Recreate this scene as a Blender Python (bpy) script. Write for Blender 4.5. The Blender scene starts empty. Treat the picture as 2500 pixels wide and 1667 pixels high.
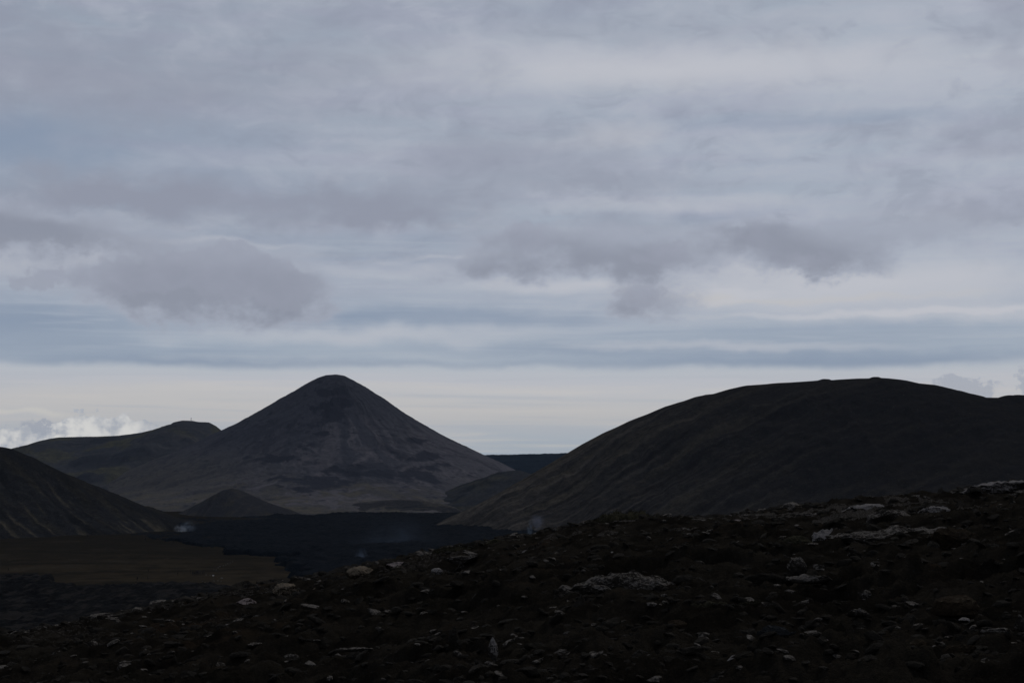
import bpy, bmesh, math, random
import numpy as np
from mathutils import Vector, Matrix, noise as mnoise

SC = bpy.context.scene
COL = SC.collection
rnd = random.Random(7)

# ------------------------------------------------------------------ camera
F = 3472.0                      # focal length in photo pixels (50 mm on a 36 mm sensor)
PITCH = math.atan((1100 - 833.5) / F)
cam_d = bpy.data.cameras.new('camera')
cam_d.sensor_width = 36.0
cam_d.lens = 36.0 * F / 2500.0
cam_d.clip_start = 0.1
cam_d.clip_end = 30000
cam = bpy.data.objects.new('camera', cam_d)
COL.objects.link(cam)
cam.location = (0, 0, 0)
cam.rotation_euler = (math.pi / 2 + PITCH, 0, 0)
SC.camera = cam

SC.view_settings.view_transform = 'Standard'
SC.view_settings.look = 'None'
SC.view_settings.gamma = 1
SC.view_settings.exposure = -1.0
SC.cycles.use_denoising = True
SC.cycles.volume_bounces = 0
SC.cycles.volume_max_steps = 20

SUN_EL, SUN_AZ = math.radians(46), math.radians(32)     # high, ahead and a little to the right, behind cloud


def ray(px, py):
    cx, cy = (px - 1250) / F, (833.5 - py) / F
    c, s = math.cos(PITCH), math.sin(PITCH)
    return np.array([cx, c - cy * s, s + cy * c])


def at(px, py, Y):
    d = ray(px, py)
    return d * (Y / d[1])


def on_floor(px, py, z):
    d = ray(px, py)
    return d * (z / d[2])


def azel(px, py):
    d = ray(px, py)
    d = d / np.linalg.norm(d)
    return math.degrees(math.atan2(d[0], d[1])), math.degrees(math.asin(d[2]))


def lin(r, g, b, k=1.0):
    f = lambda c: ((c / 255 + 0.055) / 1.055) ** 2.4 if c > 10 else c / 255 / 12.92
    return (f(r) * k, f(g) * k, f(b) * k)


# ------------------------------------------------------------------ node helpers
class S:
    """a socket with arithmetic"""
    def __init__(s, nt, sock): s.nt, s.k = nt, sock
    def _op(s, op, *o, clamp=False):
        n = s.nt.nodes.new('ShaderNodeMath'); n.operation = op; n.use_clamp = clamp
        for i, v in enumerate((s,) + o):
            if isinstance(v, S): s.nt.links.new(v.k, n.inputs[i])
            else: n.inputs[i].default_value = v
        return S(s.nt, n.outputs[0])
    def __add__(s, o): return s._op('ADD', o)
    __radd__ = __add__
    def __sub__(s, o): return s._op('SUBTRACT', o)
    def __mul__(s, o): return s._op('MULTIPLY', o)
    __rmul__ = __mul__
    def __truediv__(s, o): return s._op('DIVIDE', o)
    def neg(s): return s._op('MULTIPLY', -1.0)
    def sat(s): return s._op('ADD', 0.0, clamp=True)
    def max(s, o): return s._op('MAXIMUM', o)
    def min(s, o): return s._op('MINIMUM', o)
    def pow(s, o): return s._op('POWER', o)
    def step(s, a, b):
        n = s.nt.nodes.new('ShaderNodeMapRange'); n.interpolation_type = 'SMOOTHSTEP'
        s.nt.links.new(s.k, n.inputs['Value'])
        n.inputs['From Min'].default_value = a; n.inputs['From Max'].default_value = b
        return S(s.nt, n.outputs[0])


def vec(nt, x, y, z=0.0):
    n = nt.nodes.new('ShaderNodeCombineXYZ')
    for i, v in enumerate((x, y, z)):
        if isinstance(v, S): nt.links.new(v.k, n.inputs[i])
        else: n.inputs[i].default_value = v
    return S(nt, n.outputs[0])


def noise(nt, v, scale=1.0, detail=4.0, rough=0.5, dist=0.0):
    n = nt.nodes.new('ShaderNodeTexNoise')
    if v is not None: nt.links.new(v.k, n.inputs['Vector'])
    n.inputs['Scale'].default_value = scale; n.inputs['Detail'].default_value = detail
    n.inputs['Roughness'].default_value = rough; n.inputs['Distortion'].default_value = dist
    return S(nt, n.outputs[0])


def mix(nt, f, a, b, kind='MIX'):
    n = nt.nodes.new('ShaderNodeMix'); n.data_type = 'RGBA'; n.blend_type = kind
    for i, v in ((0, f), (6, a), (7, b)):
        if isinstance(v, S): nt.links.new(v.k, n.inputs[i])
        elif i == 0: n.inputs[0].default_value = v
        else: n.inputs[i].default_value = (*v, 1)
    return S(nt, n.outputs[2])


def ramp(nt, v, stops, interp='LINEAR'):
    n = nt.nodes.new('ShaderNodeValToRGB'); n.color_ramp.interpolation = interp
    e = n.color_ramp.elements
    while len(e) < len(stops): e.new(0.5)
    for i, (p, c) in enumerate(stops):
        e[i].position = p; e[i].color = (*c, 1)
    nt.links.new(v.k, n.inputs[0])
    return S(nt, n.outputs[0])


# ------------------------------------------------------------------ world: overcast sky laid out in azimuth and elevation
EXPO = 2.0                      # undoes the exposure of -1


def C(r, g, b): return lin(r, g, b, EXPO)


def build_world():
    w = bpy.data.worlds.new('World'); w.use_nodes = True
    nt = w.node_tree; nt.nodes.clear()
    tc = nt.nodes.new('ShaderNodeTexCoord')
    sx = nt.nodes.new('ShaderNodeSeparateXYZ'); nt.links.new(tc.outputs['Generated'], sx.inputs[0])
    x, y, z = (S(nt, sx.outputs[i]) for i in range(3))
    az = x._op('ARCTAN2', y) * 57.29578
    el = z._op('ARCSINE') * 57.29578
    # two warps: slow streaky, quick cauliflower
    pv = vec(nt, az * 0.30, el * 0.55)
    w1 = noise(nt, pv, 1.0, 4, 0.5) - 0.5
    w2 = noise(nt, vec(nt, az * 0.30, el * 0.55, 7.3), 1.0, 4, 0.5) - 0.5
    q1 = noise(nt, vec(nt, az * 0.62, el * 0.85, 60.2), 1.0, 7, 0.60) - 0.5
    q2 = noise(nt, vec(nt, az * 0.62, el * 0.85, 66.6), 1.0, 7, 0.60) - 0.5
    ua, ue = az + w1 * 3.0 + q1 * 3.0, el + w2 * 1.2 + q2 * 2.0
    sa, se = az + w1 * 9.0 + q1 * 1.2, el + w2 * 1.1 + q2 * 0.35          # for layered, streaky cloud

    def total(A, E, L):
        """sum of soft elliptical puffs; each is (photo x, y, half width, reach up, reach down, weight)"""
        P = vec(nt, A, E); t = None
        for cx, cy, rx, rt, rb, wt in L:
            a0, e0 = azel(cx, cy + (rb - rt) / 2); k = 1.75 / 60.0
            mp = nt.nodes.new('ShaderNodeMapping'); mp.vector_type = 'TEXTURE'
            nt.links.new(P.k, mp.inputs[0])
            mp.inputs['Location'].default_value = (a0, e0, 0); mp.inputs['Scale'].default_value = (rx * k, (rt + rb) / 2 * k, 1)
            g = nt.nodes.new('ShaderNodeTexGradient'); g.gradient_type = 'SPHERICAL'
            nt.links.new(mp.outputs[0], g.inputs[0])
            n = nt.nodes.new('ShaderNodeMapRange'); n.interpolation_type = 'SMOOTHSTEP'
            nt.links.new(g.outputs['Fac'], n.inputs['Value']); n.inputs['To Max'].default_value = wt
            v = S(nt, n.outputs[0])
            t = v if t is None else t + v
        return t
    # base colour by elevation (photo row -> elevation)
    lo, hi = -2.0, 20.0
    R = lambda py: (azel(1250, py)[1] - lo) / (hi - lo)
    es = el + w2 * 0.45 + q2 * 0.10
    base = ramp(nt, ((es - lo) * (1 / (hi - lo))).sat(), [
        (0.0, C(150, 158, 168)), (R(1105), C(166, 177, 188)), (R(1065), C(175, 183, 192)), (R(1030), C(189, 191, 195)),
        (R(985), C(195, 195, 197)), (R(930), C(188, 191, 199)), (R(906), C(183, 189, 198)), (R(880), C(166, 177, 191)),
        (R(820), C(164, 175, 190)), (R(770), C(165, 175, 190)), (R(700), C(172, 180, 194)), (R(600), C(171, 179, 193)),
        (R(500), C(167, 175, 190)), (R(380), C(169, 177, 192)), (R(250), C(169, 177, 191)), (R(60), C(165, 173, 187)),
        (1.0, C(156, 164, 178))])
    # left darker, right lighter, above the pale band
    up = el.step(4.2, 9.0)
    lr = az.step(-18.0, 12.0)
    base = mix(nt, up * (lr * -1.0 + 1.0) * 0.50, base, C(137, 147, 165))
    base = mix(nt, up * lr * 0.22, base, C(180, 185, 197))
    # streaks
    st = noise(nt, vec(nt, az * 0.05, el * 0.62, 1.7), 1.0, 6, 0.52, 0.3)
    st2 = noise(nt, vec(nt, az * 0.13, el * 0.9, 5.1), 1.0, 5, 0.55, 0.4)
    base = mix(nt, (st.step(0.50, 0.72)) * 0.35 * el.step(3.2, 4.5), base, C(186, 191, 202))
    base = mix(nt, (st.step(0.48, 0.28)) * 0.35 * el.step(3.2, 4.5), base, C(146, 158, 176))
    base = mix(nt, st2.step(0.46, 0.66) * 0.32 * up, base, C(163, 164, 183))
    base = mix(nt, st2.step(0.48, 0.30) * 0.25 * up, base, C(156, 172, 187))
    fine = noise(nt, vec(nt, az * 0.10, el * 2.4, 9.0), 1.0, 5, 0.6, 0.5)
    base = mix(nt, fine.step(0.52, 0.70) * 0.28 * el.step(0.5, 2.0) * el.step(12.0, 7.0), base, C(192, 194, 200))
    base = mix(nt, fine.step(0.47, 0.32) * 0.25 * el.step(3.3, 3.6) * el.step(12.0, 7.0), base, C(140, 155, 178))
    mot = noise(nt, vec(nt, az * 0.22, el * 0.42, 21.0), 1.0, 6, 0.55, 0.6)
    base = mix(nt, mot.step(0.52, 0.72) * 0.45 * up, base, C(176, 181, 194))
    base = mix(nt, mot.step(0.48, 0.28) * 0.45 * up, base, C(146, 152, 170))
    mt2 = noise(nt, vec(nt, az * 0.42, el * 0.85, 41.0), 1.0, 7, 0.60, 0.5)
    base = mix(nt, mt2.step(0.50, 0.68) * 0.40 * up, base, C(180, 185, 197))
    base = mix(nt, mt2.step(0.50, 0.32) * 0.45 * up, base, C(146, 153, 169))
    # blue-grey layers
    U = total(sa, se, [
        (30, 350, 200, 55, 60, .65), (30, 775, 300, 40, 50, .85), (200, 850, 480, 22, 22, .50), (1180, 785, 420, 32, 13, .70),
        (780, 770, 200, 30, 20, .5), (1300, 855, 260, 18, 15, .45), (1880, 885, 520, 36, 14, .62), (1250, 890, 900, 10, 12, .30),
        (420, 893, 480, 24, 13, .62), (2300, 895, 350, 40, 10, .4), (1900, 820, 500, 25, 40, .35), (300, 330, 420, 70, 110, .35),
        (900, 600, 500, 30, 25, .30), (40, 560, 120, 40, 40, .3), (1950, 300, 420, 18, 14, .40), (1720, 540, 100, 20, 14, .35)])
    U = U * (el + w2 * 0.30 + q2 * 0.10).step(3.05, 3.52)
    base = mix(nt, U.sat(), base, C(136, 151, 173))
    base = mix(nt, fine.step(0.50, 0.66) * 0.40 * el.step(3.5, 4.2) * el.step(9.0, 6.0), base, C(168, 178, 193))
    # bright layers
    B = total(sa, se, [
        (130, 640, 260, 34, 34, .75), (420, 618, 260, 26, 25, .45), (1450, 165, 520, 60, 45, .60), (1900, 140, 560, 18, 70, .50),
        (1490, 325, 120, 14, 40, .55), (1750, 630, 130, 40, 50, .60), (2050, 735, 520, 75, 30, .85), (1690, 722, 120, 20, 18, .75),
        (1380, 700, 240, 18, 15, .65), (2420, 772, 260, 25, 10, .55), (2150, 765, 420, 8, 6, .55), (900, 812, 380, 14, 26, .55),
        (1120, 634, 170, 6, 6, .55), (430, 588, 200, 6, 6, .50), (1650, 500, 260, 18, 14, .40), (2250, 190, 420, 40, 60, .15),
        (1750, 845, 350, 10, 10, .45), (900, 665, 300, 14, 14, .30), (2150, 665, 260, 40, 30, .35)])
    base = mix(nt, B.sat(), base, C(193, 195, 203))
    cream = total(sa, se, [(1300, 1010, 700, 22, 24, .55), (300, 975, 500, 30, 30, .55), (1950, 735, 300, 8, 6, .5), (1650, 725, 90, 10, 8, .5)])
    base = mix(nt, cream.sat(), base, C(196, 194, 193))
    # soft dark patches
    D0 = total(sa, ue, [
        (900, 512, 230, 60, 42, 1.0), (980, 545, 170, 26, 25, .60), (340, 488, 330, 55, 38, .95), (190, 495, 210, 30, 25, .4),
        (1230, 405, 250, 95, 60, .60), (330, 250, 420, 90, 60, .35), (820, 170, 260, 30, 25, .25), (1500, 455, 250, 30, 25, .4), (520, 180, 360, 90, 70, .25), (2400, 350, 100, 55, 40, .60),
        (2150, 330, 70, 20, 20, .35), (2460, 515, 190, 25, 25, .5), (180, 200, 260, 80, 60, .35), (1500, 575, 260, 40, 30, .45),
        (2250, 560, 230, 40, 40, .35), (1650, 75, 350, 30, 25, .25), (2480, 40, 60, 200, 120, .45), (20, 40, 120, 100, 120, .5)])
    base = mix(nt, (D0 + q2 * 0.3 * D0).sat() * 0.95, base, C(146, 151, 167))
    # dark low cumulus with broken, cauliflower tops
    Dk = total(ua, ue, [
        (300, 690, 120, 45, 65, .85), (420, 690, 120, 75, 85, .8), (590, 690, 150, 90, 95, 1.0), (700, 725, 120, 70, 60, .8),
        (120, 690, 110, 45, 35, .62), (170, 585, 230, 45, 42, .95), (0, 560, 150, 70, 60, .95),
        (1360, 612, 210, 65, 52, 1.0), (1190, 665, 140, 40, 32, .75), (1640, 625, 90, 42, 42, .75), (1520, 645, 120, 35, 35, .6),
        (1570, 735, 105, 55, 52, .78), (1950, 600, 190, 50, 62, 1.0), (2020, 640, 130, 30, 45, .6), (1830, 570, 110, 50, 32, .6),
        (2260, 572, 130, 35, 32, .55)])
    dk2 = Dk + q1 * 0.35 + w2 * 0.30
    dm = dk2.step(0.06, 0.66)
    dr = (dk2 * 0.62 + (w1 + q2) * 0.8).step(0.18, 0.85)
    dcol = mix(nt, dr, C(163, 169, 184), C(141, 146, 161))
    base = mix(nt, dm * 0.92, base, dcol)
    px_ = noise(nt, vec(nt, az * 1.1, el * 1.3, 51.0), 1.0, 7, 0.6) - 0.5
    py_ = noise(nt, vec(nt, az * 1.1, el * 1.3, 57.0), 1.0, 7, 0.6) - 0.5
    T = total(az + px_ * 2.4, el + py_ * 2.0, [(255, 668, 60, 32, 55, .8), (340, 652, 62, 38, 60, .9), (425, 652, 62, 42, 60, .9), (545, 640, 70, 50, 80, 1.0), (630, 662, 85, 48, 75, 1.0), (705, 700, 65, 40, 55, .8),
        (115, 680, 60, 28, 30, .7), (50, 690, 40, 18, 22, .5), (1590, 632, 60, 26, 26, .8), (1650, 622, 46, 32, 30, .8), (1570, 722, 60, 42, 42, .8), (1290, 590, 70, 50, 40, .7), (1850, 575, 70, 40, 40, .6), (1960, 640, 130, 30, 34, .6)])
    base = mix(nt, T.step(0.30, 0.62) * 0.55, base, mix(nt, (py_ * 1.6 + 0.5).sat(), C(158, 162, 178), C(145, 150, 165)))
    # towers of fair-weather cumulus on the horizon at the left, a grey scrap at the right
    cn = noise(nt, vec(nt, az * 1.5, el * 1.7, 2.0), 1.0, 7, 0.60)
    cm = noise(nt, vec(nt, az * 1.5, el * 1.7, 6.0), 1.0, 7, 0.60)
    ca, ce = az + (cn - 0.5) * 2.2, el + (cm - 0.5) * 1.9
    wi = noise(nt, vec(nt, az * 0.07, el * 2.2, 31.0), 1.0, 6, 0.6, 0.6)
    base = mix(nt, wi.step(0.50, 0.68) * 0.5 * el.step(3.2, 2.7), base, C(203, 200, 198))
    base = mix(nt, wi.step(0.49, 0.34) * 0.45 * el.step(3.2, 2.7), base, C(176, 182, 191))
    G = total(ca, ce, [(100, 1045, 70, 24, 50, .8), (230, 1065, 90, 30, 40, .8), (2330, 935, 62, 22, 30, .75),
                       (2390, 950, 60, 14, 25, .6), (2510, 930, 26, 30, 40, .8), (30, 1085, 100, 22, 40, .7)])
    base = mix(nt, G.step(0.30, 0.62) * 0.75, base, C(163, 169, 182))
    K = total(ca, ce, [(205, 1030, 46, 30, 40, 1.0), (175, 1058, 55, 28, 40, .9), (295, 1048, 38, 36, 36, 1.0), (345, 1052, 42, 20, 30, .9),
                       (258, 1066, 48, 20, 30, .8), (18, 1072, 62, 32, 40, 1.0)])
    kc = mix(nt, (cn * 0.8 + cm * 0.5 + K * 0.10).step(0.60, 0.86), C(176, 181, 190), C(226, 225, 222))
    base = mix(nt, K.step(0.36, 0.50) * 0.95, base, kc)
    base = mix(nt, total(sa, se, [(50, 1003, 120, 5, 5, .8), (150, 998, 120, 4, 4, .4)]).sat(), base, C(205, 203, 199))
    # unseen sky darkened overhead and behind camera to dim ground, dark ground haze below
    over = el.step(19.0, 48.0)
    base = mix(nt, over, base, C(112, 119, 134))
    back = y.step(0.35, -0.55)
    base = mix(nt, back * 0.85, base, C(104, 110, 124))
    base = mix(nt, el.step(-0.6, -4.0), base, C(30, 32, 36))
    sky = nt.nodes.new('ShaderNodeTexSky'); sky.sky_type = 'NISHITA'; sky.sun_disc = False
    sky.sun_elevation = SUN_EL; sky.sun_rotation = SUN_AZ
    skyc = mix(nt, 1.0, S(nt, sky.outputs[0]), (0.08, 0.08, 0.08), 'MULTIPLY')
    fin = mix(nt, 0.05, base, skyc)
    bg = nt.nodes.new('ShaderNodeBackground'); out = nt.nodes.new('ShaderNodeOutputWorld')
    nt.links.new(fin.k, bg.inputs[0]); bg.inputs[1].default_value = 1.0
    nt.links.new(bg.outputs[0], out.inputs[0])
    w.cycles.sampling_method = 'MANUAL'; w.cycles.sample_map_resolution = 512
    SC.world = w


build_world()
sun_d = bpy.data.lights.new('sun', 'SUN'); sun_d.energy = 1.0; sun_d.angle = math.radians(16); sun_d.color = (1, .95, .88)
sun = bpy.data.objects.new('sun', sun_d); COL.objects.link(sun)
sdir = Vector((math.sin(SUN_AZ) * math.cos(SUN_EL), math.cos(SUN_AZ) * math.cos(SUN_EL), math.sin(SUN_EL)))
sun.rotation_euler = sdir.to_track_quat('Z', 'Y').to_euler()

# ------------------------------------------------------------------ numpy noise
_p = np.random.RandomState(3).permutation(256)
_p = np.concatenate([_p, _p])
_ga = np.random.RandomState(4).rand(256) * 2 * np.pi
_gx, _gy = np.cos(_ga), np.sin(_ga)


def perlin(x, y, seed=0):
    x = np.asarray(x, float) + seed * 17.31; y = np.asarray(y, float) + seed * 9.73
    xi, yi = np.floor(x).astype(int), np.floor(y).astype(int)
    xf, yf = x - xi, y - yi
    u, v = xf ** 3 * (xf * (xf * 6 - 15) + 10), yf ** 3 * (yf * (yf * 6 - 15) + 10)

    def g(ix, iy, fx, fy):
        h = _p[_p[ix & 255] + (iy & 255)]
        return _gx[h] * fx + _gy[h] * fy
    a, b = g(xi, yi, xf, yf), g(xi + 1, yi, xf - 1, yf)
    c, d = g(xi, yi + 1, xf, yf - 1), g(xi + 1, yi + 1, xf - 1, yf - 1)
    return (a + u * (b - a)) * (1 - v) + (c + u * (d - c)) * v


def fbm(x, y, o=4, seed=0, gain=0.5):
    s, a = 0, 1.0
    for i in range(o):
        s = s + a * perlin(x * 2 ** i, y * 2 ** i, seed + i); a *= gain
    return s * 1.4


def ridged(x, y, o=4, seed=0, gain=0.5):
    s, a = 0, 1.0
    for i in range(o):
        s = s + a * (1 - 2.2 * np.abs(perlin(x * 2 ** i, y * 2 ** i, seed + i))); a *= gain
    return s / 1.6


def sstep(a, b, x):
    t = np.clip((x - a) / (b - a), 0, 1)
    return t * t * (3 - 2 * t)


# ------------------------------------------------------------------ mesh helpers
def grid_obj(name, X, Y, Z, mat, attrs=None, smooth=True):
    n, m = X.shape
    V = np.stack([X, Y, Z], -1).reshape(-1, 3).astype(np.float32)
    i = np.arange(n * m).reshape(n, m)
    q = np.stack([i[:-1, :-1], i[1:, :-1], i[1:, 1:], i[:-1, 1:]], -1).reshape(-1, 4)
    return raw_obj(name, V, q, mat, attrs, smooth)


def raw_mesh(name, V, q, attrs=None, smooth=True):
    k = q.shape[1]
    me = bpy.data.meshes.new(name)
    me.vertices.add(len(V)); me.vertices.foreach_set('co', np.ascontiguousarray(V, np.float32).ravel())
    me.loops.add(q.size); me.loops.foreach_set('vertex_index', q.ravel().astype(np.int32))
    me.polygons.add(len(q))
    me.polygons.foreach_set('loop_start', np.arange(0, q.size, k, dtype=np.int32))
    me.polygons.foreach_set('use_smooth', np.full(len(q), smooth))
    me.update(calc_edges=True)
    for nm, a in (attrs or {}).items():
        at_ = me.attributes.new(nm, 'FLOAT', 'POINT')
        at_.data.foreach_set('value', np.ascontiguousarray(a, np.float32).ravel())
    return me


def raw_obj(name, V, q, mat, attrs=None, smooth=True):
    me = raw_mesh(name, V, q, attrs, smooth)
    me.materials.append(mat)
    o = bpy.data.objects.new(name, me); COL.objects.link(o)
    return o


def tag(o, label=None, cat=None, group=None, kind=None):
    if label: o['label'] = label
    if cat: o['category'] = cat
    if group: o['group'] = group
    if kind: o['kind'] = kind
    return o


# ------------------------------------------------------------------ materials
def principled(name, rough=1.0, spec=0.15):
    m = bpy.data.materials.new(name); m.use_nodes = True
    nt = m.node_tree; b = nt.nodes['Principled BSDF']
    b.inputs['Roughness'].default_value = rough
    b.inputs['Specular IOR Level'].default_value = spec
    return m, nt, b


def attr(nt, nm):
    n = nt.nodes.new('ShaderNodeAttribute'); n.attribute_name = nm
    return S(nt, n.outputs['Fac'])


def bump(nt, b, h, strength, dist):
    n = nt.nodes.new('ShaderNodeBump'); n.inputs['Strength'].default_value = strength; n.inputs['Distance'].default_value = dist
    nt.links.new(h.k, n.inputs['Height']); nt.links.new(n.outputs[0], b.inputs['Normal'])


def obj_coord(nt):
    tc = nt.nodes.new('ShaderNodeTexCoord')
    return S(nt, tc.outputs['Object'])


def hill_mat(name, base, light, warm, dark, grain=0.25, rough=1.0, spec=0.0, speck=0.6, blot=0.5):
    """ash, moss and cinder mixed by the surface maps stored on the mesh, with stony grain"""
    m, nt, b = principled(name, rough, spec)
    c = mix(nt, attr(nt, 'warm').sat(), base, warm)
    c = mix(nt, attr(nt, 'light').sat(), c, light)
    c = mix(nt, attr(nt, 'dark').sat(), c, dark)
    co = obj_coord(nt)
    n1 = noise(nt, co, grain, 6, 0.7)
    c = mix(nt, n1.step(0.62, 0.40) * blot, c, dark)
    c = mix(nt, noise(nt, co, grain * 2.4, 6, 0.75).step(0.56, 0.74) * speck, c, light)
    nt.links.new(c.k, b.inputs['Base Color'])
    bump(nt, b, n1 + noise(nt, co, grain * 4, 4, 0.7) * 0.4, 0.7, 3.0)
    return m


M_CONE = hill_mat('cone_ash', (.088, .091, .108), (.186, .172, .182), (.152, .136, .108), (.048, .052, .067), speck=.22, blot=.28)
M_RIGHT = hill_mat('right_slope_ash', (.037, .035, .034), (.150, .130, .106), (.098, .083, .059), (.019, .018, .0185), speck=.42, blot=.45)
M_LEFT = hill_mat('left_slope_ash', (.038, .038, .039), (.150, .126, .086), (.066, .058, .043), (.016, .0165, .018))
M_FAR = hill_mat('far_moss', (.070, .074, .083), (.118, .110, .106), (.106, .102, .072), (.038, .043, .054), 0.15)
M_MOUND = hill_mat('mound_ash', (.052, .052, .057), (.086, .080, .074), (.074, .068, .055), (.034, .035, .041), speck=.3, blot=.35)
M_TERR = hill_mat('terrace_ash', (.062, .060, .062), (.160, .146, .130), (.104, .094, .078), (.036, .038, .045))
M_SADD = hill_mat('saddle_moss', (.060, .062, .067), (.092, .086, .080), (.090, .086, .065), (.036, .040, .047))
M_VALL = hill_mat('valley_sand', (.034, .0275, .0180), (.054, .0440, .0300), (.047, .0360, .0225), (.017, .0148, .0112), 0.05)
M_PLAT = hill_mat('plateau_lava', (.020, .030, .042), (.030, .040, .052), (.022, .028, .036), (.010, .016, .024), 0.04)


def lava_mat(name, lo, hi, fleck):
    m, nt, b = principled(name, 0.9, 0.02)
    co = obj_coord(nt)
    n1 = noise(nt, co, 0.06, 5, 0.65); n2 = noise(nt, co, 0.5, 5, 0.7)
    c = mix(nt, n1.step(0.40, 0.65), lo, hi)
    c = mix(nt, n2.step(0.58, 0.74) * 0.8, c, fleck)
    c = mix(nt, attr(nt, 'light').sat(), c, tuple(v * .95 for v in fleck))
    nt.links.new(c.k, b.inputs['Base Color'])
    bump(nt, b, n2, 1.0, 1.5)
    return m


M_LAVA = lava_mat('lava_crust', (.0018, .0038, .0068), (.0048, .0078, .0120), (.021, .021, .021))
M_FLOW = lava_mat('lava_rubble', (.0030, .0030, .0030), (.0085, .0078, .0070), (.030, .026, .022))


def rock_mat(name, base, second, lich, amount, scale=1.0, seed=0.0, top=0.5):
    """dark basalt with crusts of lichen that favour upward faces"""
    m, nt, b = principled(name, 0.95, 0.02)
    tc = nt.nodes.new('ShaderNodeTexCoord'); geo = nt.nodes.new('ShaderNodeNewGeometry')
    mp = nt.nodes.new('ShaderNodeMapping'); nt.links.new(geo.outputs['Position'], mp.inputs[0])
    mp.inputs['Location'].default_value = (seed, seed * 1.7, seed * .6)
    co = S(nt, mp.outputs[0])
    sep = nt.nodes.new('ShaderNodeSeparateXYZ'); nt.links.new(geo.outputs['Normal'], sep.inputs[0])
    upn = S(nt, sep.outputs[2])
    n1 = noise(nt, co, 1.6 * scale, 6, 0.65); n2 = noise(nt, co, 7.0 * scale, 6, 0.7, 0.6); n3 = noise(nt, co, 26 * scale, 4, 0.7)
    c = mix(nt, n1.step(0.36, 0.66), base, second)
    c = mix(nt, n3.step(0.55, 0.72) * 0.5, c, tuple(v * 2.2 for v in second))
    li = (n2 * 0.8 + n1 * 0.45 + upn * (0.26 * top) + (n3 - 0.5) * 0.5)
    t = 1.02 - amount
    c = mix(nt, li.step(t, t + 0.16) * 0.92, c, mix(nt, n3.step(.35, .65), tuple(v * .55 for v in lich), lich))
    nt.links.new(c.k, b.inputs['Base Color'])
    bump(nt, b, n2 + n3 * 0.5, 0.9, 0.12)
    return m


K_DARK = rock_mat('basalt_dark', (.0165, .0145, .0117), (.0430, .0375, .0300), (.13, .115, .10), .17)
K_GREY = rock_mat('basalt_grey', (.0215, .0188, .0152), (.060, .052, .043), (.25, .222, .19), .36, 1.0, 3.0)
K_PALE = rock_mat('basalt_lichen', (.0240, .0212, .0180), (.070, .062, .053), (.42, .38, .345), .46, 1.5, 9.0, .9)
K_PINK = rock_mat('basalt_pink', (.026, .018, .015), (.066, .048, .042), (.40, .33, .30), .46, 1.0, 5.0, .6)
K_TAN = rock_mat('basalt_tan', (.020, .016, .011), (.055, .043, .030), (.30, .24, .17), .46, 1.2, 7.0, .6)
K_BROWN = rock_mat('basalt_brown', (.022, .0165, .0115), (.046, .034, .022), (.10, .085, .06), .22, 1.0, 11.0)
K_BLUE = rock_mat('basalt_blue', (.022, .0225, .0225), (.044, .045, .045), (.10, .10, .10), .22, 1.0, 13.0)
K_GREEN = rock_mat('basalt_mossy', (.020, .0185, .0120), (.046, .041, .026), (.11, .10, .065), .28, 1.0, 15.0)
M_STONE = rock_mat('pale_stone', (.06, .055, .05), (.11, .10, .09), (.17, .16, .15), .4, 1.0, 2.0)
M_WHITE = rock_mat('white_stone', (.45, .44, .42), (.65, .63, .60), (.75, .74, .72), .4, 1.0, 4.0)


def soil_mat():
    m, nt, b = principled('scree_soil', 1.0, 0.0)
    geo = nt.nodes.new('ShaderNodeNewGeometry'); co = S(nt, geo.outputs['Position'])
    sep = nt.nodes.new('ShaderNodeSeparateXYZ'); nt.links.new(geo.outputs['Normal'], sep.inputs[0])
    n0 = noise(nt, co, 0.16, 4, 0.6); n1 = noise(nt, co, 0.9, 6, 0.7); n2 = noise(nt, co, 5.0, 6, 0.72, .5); n3 = noise(nt, co, 24., 4, .7)
    c = mix(nt, n1.step(0.36, 0.66), (.0175, .0150, .0116), (.0480, .0410, .0315))
    c = mix(nt, (n0 * .6 + n1 * .5).step(0.60, 0.72) * 0.55, c, (.056, .0350, .0205))
    c = mix(nt, n3.step(0.56, 0.72) * 0.5, c, (.055, .047, .038))
    c = mix(nt, (n2 * .8 + S(nt, sep.outputs[2]) * .12 + attr(nt, 'stony') * .42).step(0.64, 0.78) * .75, c, mix(nt, n3.step(.4, .65), (.048, .043, .037), (.20, .18, .158)))
    nt.links.new(c.k, b.inputs['Base Color'])
    bump(nt, b, n2 + n3 * .6, 1.0, 0.30)
    return m


M_SOIL = soil_mat()

# ------------------------------------------------------------------ terrain
ZF = -54.0


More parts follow.
